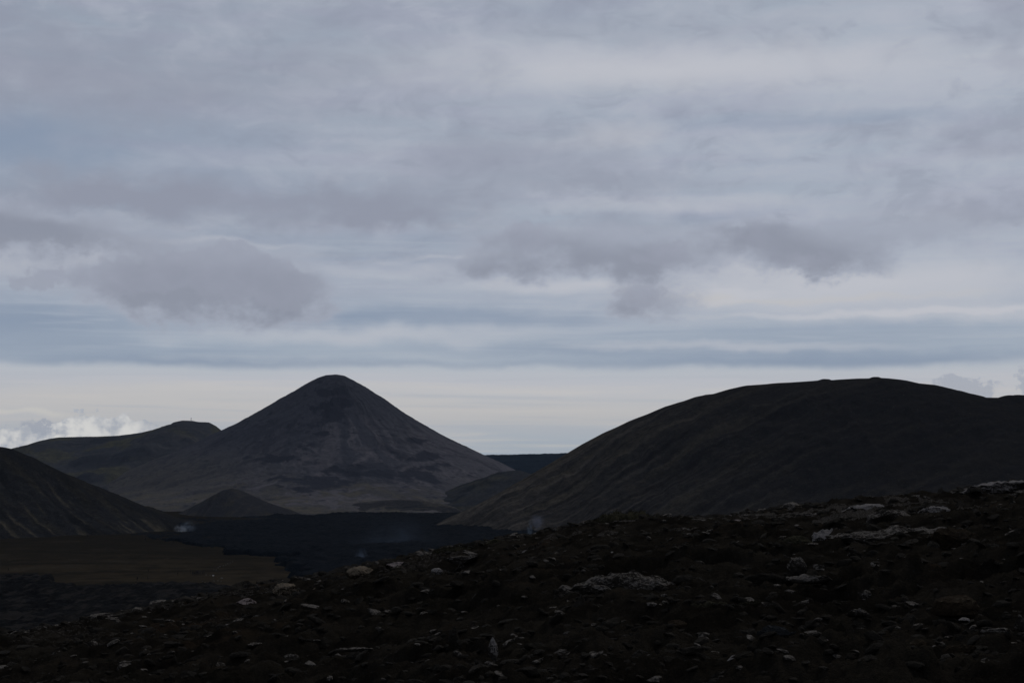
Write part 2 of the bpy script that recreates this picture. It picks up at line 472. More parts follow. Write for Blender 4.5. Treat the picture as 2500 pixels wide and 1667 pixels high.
def ridge_hill(name, ridge, foot, back, mat, nx, nt_, maps, amp=2.0, wl=40., k=.15, zb=ZF - 3, seed=0, toe=.15, rough_top=.12):
    """a ridge through measured summit points, falling to a foot line in front and a run behind"""
    P = np.array([at(*r) for r in ridge]); P = P[np.argsort(P[:, 0])]
    Ft = np.array([((px - 1250) / F * Y, Y) for px, Y in foot]); Ft = Ft[np.argsort(Ft[:, 0])]
    xs = np.linspace(P[0, 0], P[-1, 0], nx)
    yr, zr, yf = np.interp(xs, P[:, 0], P[:, 1]), np.interp(xs, P[:, 0], P[:, 2]), np.interp(xs, Ft[:, 0], Ft[:, 1])
    nf = int(nt_ * .72); nb = nt_ - nf
    t = np.concatenate([np.linspace(1, 0, nf), -np.linspace(0, 1, nb + 1)[1:]])
    X = np.repeat(xs[:, None], len(t), 1); T = np.repeat(t[None], nx, 0)
    Yr, Zr, Yf = yr[:, None], zr[:, None], yf[:, None]
    Y = np.where(T >= 0, Yr - T * (Yr - Yf), Yr - T * back)
    a = np.abs(T)
    pr = 1 - (np.sqrt(a * a + k * k) - k) / (math.sqrt(1 + k * k) - k)
    pr = pr * (1 - toe) + toe * pr ** 2
    Z = zb + (Zr - zb) * pr
    H = np.clip((Zr - zb) / 30, 0, 1)
    wgt = np.clip(a * 4, rough_top, 1) * np.clip((1 - a) * 4, 0, 1) * H
    Z = Z + amp * wgt * (fbm(X / wl, Y / wl, 4, seed) + .5 * fbm(X / wl * 3.5, Y / wl * 3.5, 3, seed + 20)) \
        + .25 * H * rough_top * fbm(X / 3., Y / 3., 2, seed + 40)
    return grid_obj(name, X, Y, Z, mat, maps(X, Y, Z, T))


def streak(X, Y, ang, lo, la, seed, o=5):
    """noise drawn out along a ground direction"""
    c, s = math.cos(ang), math.sin(ang)
    return fbm((X * c + Y * s) / lo, (-X * s + Y * c) / la, o, seed)


# the wide ground sheet out to the horizon
def build_ground():
    n = 60
    r = np.concatenate([np.linspace(-7000, -1500, 12), np.linspace(-1400, 1400, 36), np.linspace(1500, 7000, 12)])
    X, Y = np.meshgrid(r, r, indexing='ij')
    Z = np.full(X.shape, ZF - 4.5) + fbm(X / 900, Y / 900, 3, 5) * 1.2
    z0 = np.zeros(X.shape)
    o = grid_obj('ground', X, Y, Z, M_VALL, {'light': z0, 'warm': z0 + .3, 'dark': sstep(1500, 2600, np.hypot(X, Y))})
    tag(o, kind='structure')


build_ground()


def poly_sd(X, Y, P):
    """signed distance to a polygon, positive inside"""
    d = np.full(X.shape, 1e9); ins = np.zeros(X.shape, bool)
    for i in range(len(P)):
        a, b = P[i], P[(i + 1) % len(P)]
        e = b - a; wx, wy = X - a[0], Y - a[1]
        t = np.clip((wx * e[0] + wy * e[1]) / (e @ e + 1e-9), 0, 1)
        d = np.minimum(d, np.hypot(wx - t * e[0], wy - t * e[1]))
        c = ((a[1] > Y) != (b[1] > Y)) & (X < (b[0] - a[0]) * (Y - a[1]) / (b[1] - a[1] + 1e-12) + a[0])
        ins ^= c
    return np.where(ins, d, -d)


def floor_poly(L): return np.array([on_floor(px, py, ZF)[:2] for px, py in L])


LAVA_FAR = floor_poly([(330, 1276), (520, 1273), (690, 1266), (800, 1261), (920, 1257), (1090, 1251), (1180, 1250), (1200, 1290), (1250, 1303), (1420, 1311),
                       (1500, 1400), (1300, 1470), (900, 1500), (740, 1452), (722, 1437), (700, 1424), (690, 1412), (712, 1402), (700, 1390), (672, 1380), (680, 1370), (700, 1361), (630, 1359),
                       (560, 1357), (520, 1349), (480, 1341), (410, 1332), (350, 1327), (320, 1323), (300, 1318), (330, 1300)])
LAVA_NEAR = floor_poly([(-260, 1410), (0, 1409), (60, 1409), (100, 1411), (145, 1426), (200, 1432), (300, 1431), (420, 1433), (500, 1433), (560, 1437), (640, 1444),
                        (720, 1448), (830, 1520), (640, 1620), (-300, 1680)])


def build_floor():
    xs = np.linspace(-330, 330, 330); ys = np.linspace(330, 1420, 330)
    X, Y = np.meshgrid(xs, ys, indexing='ij')
    Z = ZF + fbm(X / 60, Y / 120, 4, 8) * .5 + sstep(560, 820, Y) * sstep(-60, -260, X) * 3.5
    z = streak(X, Y, 0.1, 160, 30, 3)
    o = grid_obj('valley_floor', X, Y, Z, M_VALL, {'light': sstep(.05, .6, z + .4 * fbm(X / 12, Y / 30, 4, 4)) * .8, 'warm': sstep(760, 600, Y) * .9,
          'dark': np.maximum(sstep(.0, .6, streak(X, Y, .15, 90, 14, 9) + .4 * fbm(X / 9, Y / 20, 4, 10)) * .75, sstep(620, 850, Y + 60 * fbm(X / 50, Y / 60, 3, 12)) * .75)})
    tag(o, kind='structure')

    def lava(P, sp_x, sp_y, seed, lift=6.2):
        lo, hi = P.min(0) - 12, P.max(0) + 12
        xs = np.arange(lo[0], hi[0], sp_x); ys = np.arange(lo[1], hi[1], sp_y)
        X, Y = np.meshgrid(xs, ys, indexing='ij')
        d = poly_sd(X, Y, P) + fbm(X / 16, Y / 30, 5, seed, .6) * 9
        r = ridged(X / 14, Y / 14, 4, seed + 3, .6)
        Z = ZF - 4 + lift * sstep(-3, 5, d) + (r * 1.1 + fbm(X / 45, Y / 45, 3, seed + 5) * 1.4) * sstep(0, 8, d)
        Z = Z + fbm(X / 3.2, Y / 3.2, 3, seed + 8, .6) * .7 * sstep(0, 4, d)
        lt = sstep(.35, .9, fbm(X / 9, Y / 26, 4, seed + 9, .65)) * .55
        return X, Y, Z, {'light': lt * sstep(900, 500, Y)}
    X, Y, Z, A = lava(LAVA_FAR, 1.25, 2.6, 30)
    # pressure-ridge bands, and a spatter lip by the vent
    v = on_floor(447, 1301, ZF)
    Z += 3.2 * np.exp(-((X - v[0]) ** 2 / 20 + (Y - v[1]) ** 2 / 160))
    tag(grid_obj('lava_field', X, Y, Z, M_LAVA, A), kind='structure')
    X, Y, Z, A = lava(LAVA_NEAR, .9, 1.8, 60, 4.9)
    A['light'] = sstep(.05, .7, fbm(X / 5, Y / 14, 5, 71, .7) + .5 * fbm(X / 60, Y / 22, 3, 75)) * .8
    tag(grid_obj('lava_flow', X, Y, Z, M_FLOW, A), kind='structure')


build_floor()


# --- the conical mountain
def build_cone():
    Yp = 1530.
    left = [(821, 914), (795, 916), (772, 925), (749, 937), (714, 958), (684, 974), (653, 993), (596, 1025), (542, 1053), (470, 1086), (400, 1114), (330, 1146), (265, 1182), (180, 1215), (60, 1240)]
    right = [(821, 914), (841, 917), (864, 929), (898, 948), (906, 954), (940, 974), (963, 991), (990, 1010), (1036, 1037), (1074, 1058), (1120, 1081), (1179, 1109), (1227, 1131), (1280, 1158), (1340, 1190), (1420, 1225)]
    pk = at(821, 914, Yp)
    L = np.array([at(a, b, Yp) for a, b in left]); Rr = np.array([at(a, b, Yp) for a, b in right])
    n_t, n_r = 900, 300
    th = np.linspace(-math.pi, math.pi, n_t); rr = np.linspace(0.01, 1, n_r) ** 1.15 * 470
    TH, RR = np.meshgrid(th, rr, indexing='ij')
    X, Y = pk[0] + RR * np.sin(TH), Yp - RR * np.cos(TH)          # theta 0 faces the camera
    zl = np.interp(RR, pk[0] - L[:, 0], L[:, 2]); zr = np.interp(RR, Rr[:, 0] - pk[0], Rr[:, 2])
    # front: steep ash to 200 m, then a fanned apron
    fr = np.array([0, 18, 40, 90, 150, 190, 240, 300, 350, 400, 480]); fz = np.array([82, 80, 68, 36, 3, -14, -29, -41, -49, -56, -60])
    zf = np.interp(RR, fr, fz)
    s = np.sin(TH); wl_, wr = np.clip(-s, 0, 1) ** 2, np.clip(s, 0, 1) ** 2
    Z = zl * wl_ + zr * wr + zf * (1 - wl_ - wr)
    # gullies run straight down the ash
    tw = TH + .16 * fbm(X / 70, Y / 70, 4, 61) + .03 * fbm(X / 14, Y / 14, 3, 63)
    gul = ridged(tw * 7, RR / 170, 4, 12) * .75 + ridged(tw * 19, RR / 120, 3, 15) * .25
    front = np.clip(np.cos(TH), -.2, 1) * .9 + .2
    Z = Z - 2.8 * gul * (.4 + .8 * sstep(-.4, .5, fbm(TH * 3, RR / 90, 3, 66))) * sstep(18, 90, RR) * sstep(330, 190, RR) * np.clip(front, 0, 1)
    Z = Z + fbm(X / 50, Y / 50, 4, 19) * 2.6 * sstep(20, 140, RR) * np.clip(front + .1, 0, 1) + fbm(X / 6, Y / 6, 3, 22) * .45 * sstep(3, 30, RR)

    def patch(px, py, rx, rz):        # a stain of cinder on the face, found by its place on the slope
        x0 = (px - 1250) / F * 1420; z0 = -(py - 1100) / F * 1420
        wob = fbm(X / 20, Z / 14 + Y / 40, 5, int(px), .6) * 1.7
        return np.exp(-(((X - x0) / (rx / F * 1420)) ** 2 + ((Z - z0) / (rz / F * 1420)) ** 2)) + wob * .35
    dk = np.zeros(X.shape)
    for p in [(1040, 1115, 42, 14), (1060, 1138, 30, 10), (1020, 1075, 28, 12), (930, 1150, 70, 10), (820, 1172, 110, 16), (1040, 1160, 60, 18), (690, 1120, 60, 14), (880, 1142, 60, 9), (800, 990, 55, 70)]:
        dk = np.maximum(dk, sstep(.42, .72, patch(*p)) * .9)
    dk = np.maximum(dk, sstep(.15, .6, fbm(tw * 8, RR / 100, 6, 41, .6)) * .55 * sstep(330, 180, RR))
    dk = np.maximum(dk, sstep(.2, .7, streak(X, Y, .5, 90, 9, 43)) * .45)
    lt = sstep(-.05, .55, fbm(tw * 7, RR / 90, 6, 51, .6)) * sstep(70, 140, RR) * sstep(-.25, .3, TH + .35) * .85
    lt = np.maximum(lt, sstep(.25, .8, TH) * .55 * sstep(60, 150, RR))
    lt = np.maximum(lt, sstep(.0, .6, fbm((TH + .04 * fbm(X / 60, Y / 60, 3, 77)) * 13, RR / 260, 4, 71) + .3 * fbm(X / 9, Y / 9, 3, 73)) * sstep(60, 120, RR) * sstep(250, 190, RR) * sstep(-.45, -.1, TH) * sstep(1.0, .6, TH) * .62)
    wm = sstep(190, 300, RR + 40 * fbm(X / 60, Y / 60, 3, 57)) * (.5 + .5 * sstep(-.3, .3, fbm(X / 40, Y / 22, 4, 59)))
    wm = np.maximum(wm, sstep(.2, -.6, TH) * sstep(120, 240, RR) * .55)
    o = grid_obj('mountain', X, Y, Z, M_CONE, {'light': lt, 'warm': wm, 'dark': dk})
    tag(o, kind='structure')


build_cone()


# --- hills
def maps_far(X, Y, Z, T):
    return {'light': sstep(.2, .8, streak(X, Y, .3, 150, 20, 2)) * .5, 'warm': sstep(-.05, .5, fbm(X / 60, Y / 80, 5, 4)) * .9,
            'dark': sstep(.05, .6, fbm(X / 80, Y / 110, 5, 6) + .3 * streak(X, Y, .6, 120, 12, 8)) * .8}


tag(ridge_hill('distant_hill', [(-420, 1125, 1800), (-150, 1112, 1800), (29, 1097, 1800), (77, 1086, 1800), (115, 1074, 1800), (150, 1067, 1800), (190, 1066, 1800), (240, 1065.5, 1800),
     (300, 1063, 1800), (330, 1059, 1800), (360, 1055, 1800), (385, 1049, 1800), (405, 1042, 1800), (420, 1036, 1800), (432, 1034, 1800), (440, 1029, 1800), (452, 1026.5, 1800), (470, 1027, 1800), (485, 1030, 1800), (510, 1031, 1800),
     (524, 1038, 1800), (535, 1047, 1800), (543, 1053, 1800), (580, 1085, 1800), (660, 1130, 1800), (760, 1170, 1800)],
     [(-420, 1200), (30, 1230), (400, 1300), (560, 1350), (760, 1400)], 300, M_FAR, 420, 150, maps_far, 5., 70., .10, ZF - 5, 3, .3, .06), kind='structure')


def maps_plat(X, Y, Z, T):
    return {'light': sstep(.1, .7, streak(X, Y, 0.03, 300, 26, 3)), 'warm': np.zeros(X.shape), 'dark': sstep(.1, .6, streak(X, Y, -.02, 260, 20, 5))}


tag(ridge_hill('plateau', [(850, 1113, 2500), (1100, 1110.5, 2500), (1180, 1110, 2500), (1250, 1109.8, 2500), (1320, 1107.5, 2500), (1390, 1105.6, 2500), (1550, 1103, 2500), (1750, 1104, 2500)],
     [(850, 1650), (1750, 1600)], 1200, M_PLAT, 900, 160, maps_plat, 1.1, 25., .03, ZF - 5, 9, .1, .9), kind='structure')


def maps_sadd(X, Y, Z, T):
    return {'light': sstep(.1, .7, fbm(X / 30, Y / 30, 4, 3)) * .5, 'warm': sstep(-.1, .5, fbm(X / 40, Y / 25, 4, 13)) * .8, 'dark': sstep(.0, .5, fbm(X / 50, Y / 18, 4, 23)) * .9}


tag(ridge_hill('saddle_rise', [(900, 1250, 1330), (1010, 1228, 1330), (1080, 1204, 1330), (1140, 1178, 1330), (1180, 1164, 1330), (1215, 1152, 1330), (1262, 1147, 1330), (1285, 1152, 1330), (1330, 1165, 1330), (1420, 1180, 1330)],
     [(900, 1200), (1080, 1150), (1420, 1120)], 160, M_SADD, 220, 90, maps_sadd, 3.0, 35., .2, ZF - 3, 14, .2, .4), kind='structure')


def maps_terr(X, Y, Z, T):
    return {'light': sstep(.16, .02, np.abs(T)) * .85 + sstep(.2, .8, fbm(X / 14, Y / 8, 4, 4)) * .5, 'warm': sstep(.0, .5, fbm(X / 30, Y / 14, 4, 6)), 'dark': sstep(.0, .6, fbm(X / 40, Y / 9, 4, 8)) * sstep(.1, .3, T) * .9}  # lit crest line painted pale along the ridge, plus random ash patches


tag(ridge_hill('terrace', [(655, 1264, 1180), (700, 1256, 1190), (740, 1247, 1200), (800, 1236, 1210), (860, 1228, 1215), (920, 1221, 1220), (980, 1217, 1220), (1030, 1221, 1215), (1075, 1228, 1205), (1110, 1238, 1190), (1135, 1252, 1180)],
     [(655, 1168), (800, 1165), (920, 1172), (1135, 1172)], 60, M_TERR, 220, 70, maps_terr, 1.2, 22., .12, ZF - 1.5, 16, .0, .3), kind='structure')


def maps_mound(X, Y, Z, T):
    return {'light': sstep(.2, .8, streak(X, Y, 1.2, 40, 5, 4)) * .5, 'warm': sstep(.0, .6, fbm(X / 20, Y / 20, 4, 6)) * .8, 'dark': sstep(.1, .7, streak(X, Y, 1.5, 50, 7, 8)) * .6}


tag(ridge_hill('mound', [(395, 1272, 1150), (430, 1256, 1150), (460, 1241, 1150), (490, 1226, 1150), (520, 1209, 1150), (545, 1196, 1150), (563, 1192, 1150), (580, 1194, 1150), (605, 1204, 1150), (640, 1221, 1150), (670, 1232, 1150), (705, 1243, 1150), (735, 1257, 1150), (750, 1266, 1150)],
     [(395, 1140), (460, 1110), (560, 1095), (660, 1110), (750, 1140)], 60, M_MOUND, 200, 80, maps_mound, .9, 18., .25, ZF - 1, 18, .1, .2), kind='structure')


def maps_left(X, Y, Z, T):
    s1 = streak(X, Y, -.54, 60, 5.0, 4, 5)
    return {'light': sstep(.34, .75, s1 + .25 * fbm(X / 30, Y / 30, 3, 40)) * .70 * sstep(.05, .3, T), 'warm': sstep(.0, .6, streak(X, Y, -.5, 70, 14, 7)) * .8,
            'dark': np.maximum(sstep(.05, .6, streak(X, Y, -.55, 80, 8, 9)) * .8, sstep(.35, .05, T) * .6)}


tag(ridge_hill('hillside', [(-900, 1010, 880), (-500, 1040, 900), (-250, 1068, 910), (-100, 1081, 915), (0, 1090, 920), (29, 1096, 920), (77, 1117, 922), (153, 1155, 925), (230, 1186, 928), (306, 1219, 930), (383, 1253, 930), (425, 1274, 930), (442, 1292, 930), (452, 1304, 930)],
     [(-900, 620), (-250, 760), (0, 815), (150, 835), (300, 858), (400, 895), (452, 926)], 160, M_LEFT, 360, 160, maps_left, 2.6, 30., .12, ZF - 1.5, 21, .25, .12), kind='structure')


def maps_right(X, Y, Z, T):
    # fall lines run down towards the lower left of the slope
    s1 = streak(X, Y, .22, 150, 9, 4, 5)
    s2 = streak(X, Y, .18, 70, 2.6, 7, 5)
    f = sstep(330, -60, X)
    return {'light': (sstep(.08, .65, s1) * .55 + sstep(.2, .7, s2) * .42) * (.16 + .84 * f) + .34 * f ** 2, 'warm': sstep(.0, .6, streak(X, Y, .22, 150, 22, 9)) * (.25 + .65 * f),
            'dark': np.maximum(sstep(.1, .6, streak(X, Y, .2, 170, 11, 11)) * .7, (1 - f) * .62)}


RH = [(1045, 1291, 985), (1080, 1275, 988), (1150, 1240, 995), (1230, 1197, 1005), (1300, 1156, 1012), (1387, 1105, 1020), (1423, 1083, 1020), (1472, 1057, 1020), (1536, 1028, 1018), (1580, 1011, 1016), (1624, 992, 1014), (1673, 978, 1012), (1697, 969, 1010),
      (1722, 963, 1008), (1741, 961.5, 1007), (1780, 950, 1005), (1824, 941, 1000), (1888, 936, 995), (1956, 932, 990), (1998, 928.5, 986), (2007, 925, 985), (2018, 925.5, 985), (2024, 928, 984), (2083, 924.5, 980), (2124, 923.5, 976), (2130, 920.5, 975), (2136, 920.5, 975), (2142, 923, 975),
      (2201, 928, 970), (2230, 935, 968), (2274, 940, 964), (2308, 949, 961), (2352, 960, 958), (2387, 971, 955), (2440, 971.5, 952), (2448, 968, 951), (2456, 965.5, 951), (2470, 966, 950), (2478, 964.5, 950), (2500, 965, 948), (2700, 955, 930), (3100, 985, 900)]
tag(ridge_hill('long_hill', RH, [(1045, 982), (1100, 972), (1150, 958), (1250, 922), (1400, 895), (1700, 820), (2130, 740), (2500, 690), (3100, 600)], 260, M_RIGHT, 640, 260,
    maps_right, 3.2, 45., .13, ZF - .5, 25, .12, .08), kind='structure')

# ------------------------------------------------------------------ foreground scree slope
CREST = [(-700, 1720, 48), (-300, 1640, 50), (-100, 1596, 51), (0, 1566, 52), (60, 1546, 52.5), (150, 1528, 53), (240, 1508, 54), (330, 1492, 55), (400, 1480, 56), (500, 1458, 57), (600, 1440, 58), (680, 1424, 58.5), (760, 1418, 59),
         (830, 1406, 60), (900, 1389, 60.5), (960, 1370, 61), (1030, 1351, 61.5), (1100, 1345, 62), (1160, 1333, 62.5), (1200, 1324, 63), (1260, 1312, 63.5), (1350, 1303, 64), (1420, 1292, 64.5), (1480, 1276, 65), (1560, 1272, 65.5), (1650, 1273, 66),
         (1720, 1270, 66.5), (1800, 1259, 67), (1880, 1243, 67.5), (1960, 1237, 68), (2060, 1231, 68.5), (2160, 1227, 69), (2260, 1217, 70), (2320, 1206, 70), (2380, 1196, 70.5), (2440, 1189, 71), (2520, 1187, 71.5), (2700, 1170, 73), (3100, 1140, 76)]
CW = np.array([at(*c) for c in CREST])


def plane_z(X, Y):
    return -1.6 + np.where(X > 0, .10, .21) * X - .033 * Y


def slope_z(X, Y, detail=True):
    X = np.asarray(X, float); Y = np.asarray(Y, float)
    yc = np.interp(X, CW[:, 0], CW[:, 1]); zc = np.interp(X, CW[:, 0], CW[:, 2])
    t = Y / yc
    dz = zc - plane_z(X, yc)
    z = plane_z(X, np.minimum(Y, yc)) + dz * sstep(.25, 1.0, t)
    o = np.maximum(Y - yc, 0)
    z = z - (np.sqrt(o * o + 16) - 4) * .78
    if detail:
        w = sstep(1.06, .90, t) * .75 + .25
        z = z + w * (fbm(X / 6.0, Y / 7.5, 3, 80) * .42 + ridged(X / 2.6, Y / 3.4, 4, 84, .55) * .20 - .13
                     + fbm(X / .55, Y / .6, 5, 90, .68) * .085 + .07 * ridged(X / 1.9, Y / .9, 3, 120, .6) - .04)
        sw = Y * .30 - X * .05 + 1.4 * fbm(X / 5.0, Y / 4.0, 4, 130)
        fr = sw - np.floor(sw)
        z = z + w * (.26 * sstep(0, .16, fr) * (1 - fr) ** .8 - .09) * (.35 + sstep(-.2, .5, fbm(X / 7, Y / 6, 3, 136)))
    return z


def build_slope():
    us = np.linspace(-.62, .62, 1150)
    ys = np.concatenate([np.exp(np.linspace(math.log(5.5), math.log(50), 520)), np.linspace(50, 80, 130)[1:], np.linspace(80, 150, 40)[1:]])
    U, Y = np.meshgrid(us, ys, indexing='ij')
    X = U * Y
    Z = slope_z(X, Y)
    st = sstep(-.1, .35, fbm(X / 3.5, Y / 5, 5, 95, .6)) * sstep(20, 50, Y) * (.40 + .95 * sstep(-2, 12, X) * sstep(30, 50, Y))
    tag(grid_obj('scree_slope', X, Y, Z, M_SOIL, {'stony': st}), kind='structure')


build_slope()


def hit_slope(px, py):
    """where the line of sight through a photo pixel meets the slope"""
    d = ray(px, py); d = d / d[1]
    ys = np.linspace(6, 80, 1500)
    z = slope_z(d[0] * ys, ys, False); g = d[2] * ys - z
    i = np.argmax(g < 0) if (g < 0).any() else int(np.argmin(g))
    Y = ys[i]
    return np.array([d[0] * Y, Y, slope_z(d[0] * Y, Y, False)])


# ------------------------------------------------------------------ rocks
def ico(sub):
    bm = bmesh.new(); bmesh.ops.create_icosphere(bm, subdivisions=sub, radius=1)
    bm.verts.index_update()
    V = np.array([v.co[:] for v in bm.verts]); Fc = np.array([[v.index for v in f.verts] for f in bm.faces]); bm.free()
    return V, Fc


ICO = {s: ico(s) for s in (1, 2, 3, 4, 5)}


def rock_shape(sub, seed, cuts=9, rough=.10, style='block'):
    V, Fc = ICO[sub]; V = V.copy(); r = np.random.RandomState(seed)
    for _ in range(cuts):
        n = r.normal(size=3); n /= np.linalg.norm(n); d = r.uniform(.45, .85)
        s = V @ n; V -= np.outer(np.clip(s - d, 0, None) * .94, n)
    V /= np.abs(V).max(0)
    x, y, z = V.T
    if style == 'spike':
        k = np.clip((z + 1) / 2, 0, 1); V[:, 0] *= 1 - .78 * k; V[:, 1] *= 1 - .70 * k
    elif style == 'wedge':
        V[:, 2] *= .45 + .55 * (x + 1) / 2
    elif style == 'wedge_left':
        V[:, 2] *= .45 + .55 * (1 - x) / 2
    elif style == 'slab':
        V[:, 2] = np.clip(V[:, 2], -.8, .55 + .25 * x); V[:, 2] += .18 * x
    elif style == 'dome':
        V[:, 2] = np.where(z > 0, V[:, 2] * (1 - .25 * x * x), V[:, 2])
    o = seed * 1.37
    nn = np.array([mnoise.fractal(Vector((p[0] * 2.2 + o, p[1] * 2.2, p[2] * 2.2)), .7, 2.1, 5) for p in V]) if sub >= 3 else fbm(V[:, 0] * 2 + o, V[:, 1] * 2 + V[:, 2], 3, seed)
    nrm = V / (np.linalg.norm(V, axis=1, keepdims=True) + 1e-6)
    V = V + nrm * (nn * rough)[:, None]
    return V, Fc


MATS = dict(d=K_DARK, g=K_GREY, p=K_PALE, k=K_PINK, t=K_TAN, b=K_BROWN, u=K_BLUE, m=K_GREEN)
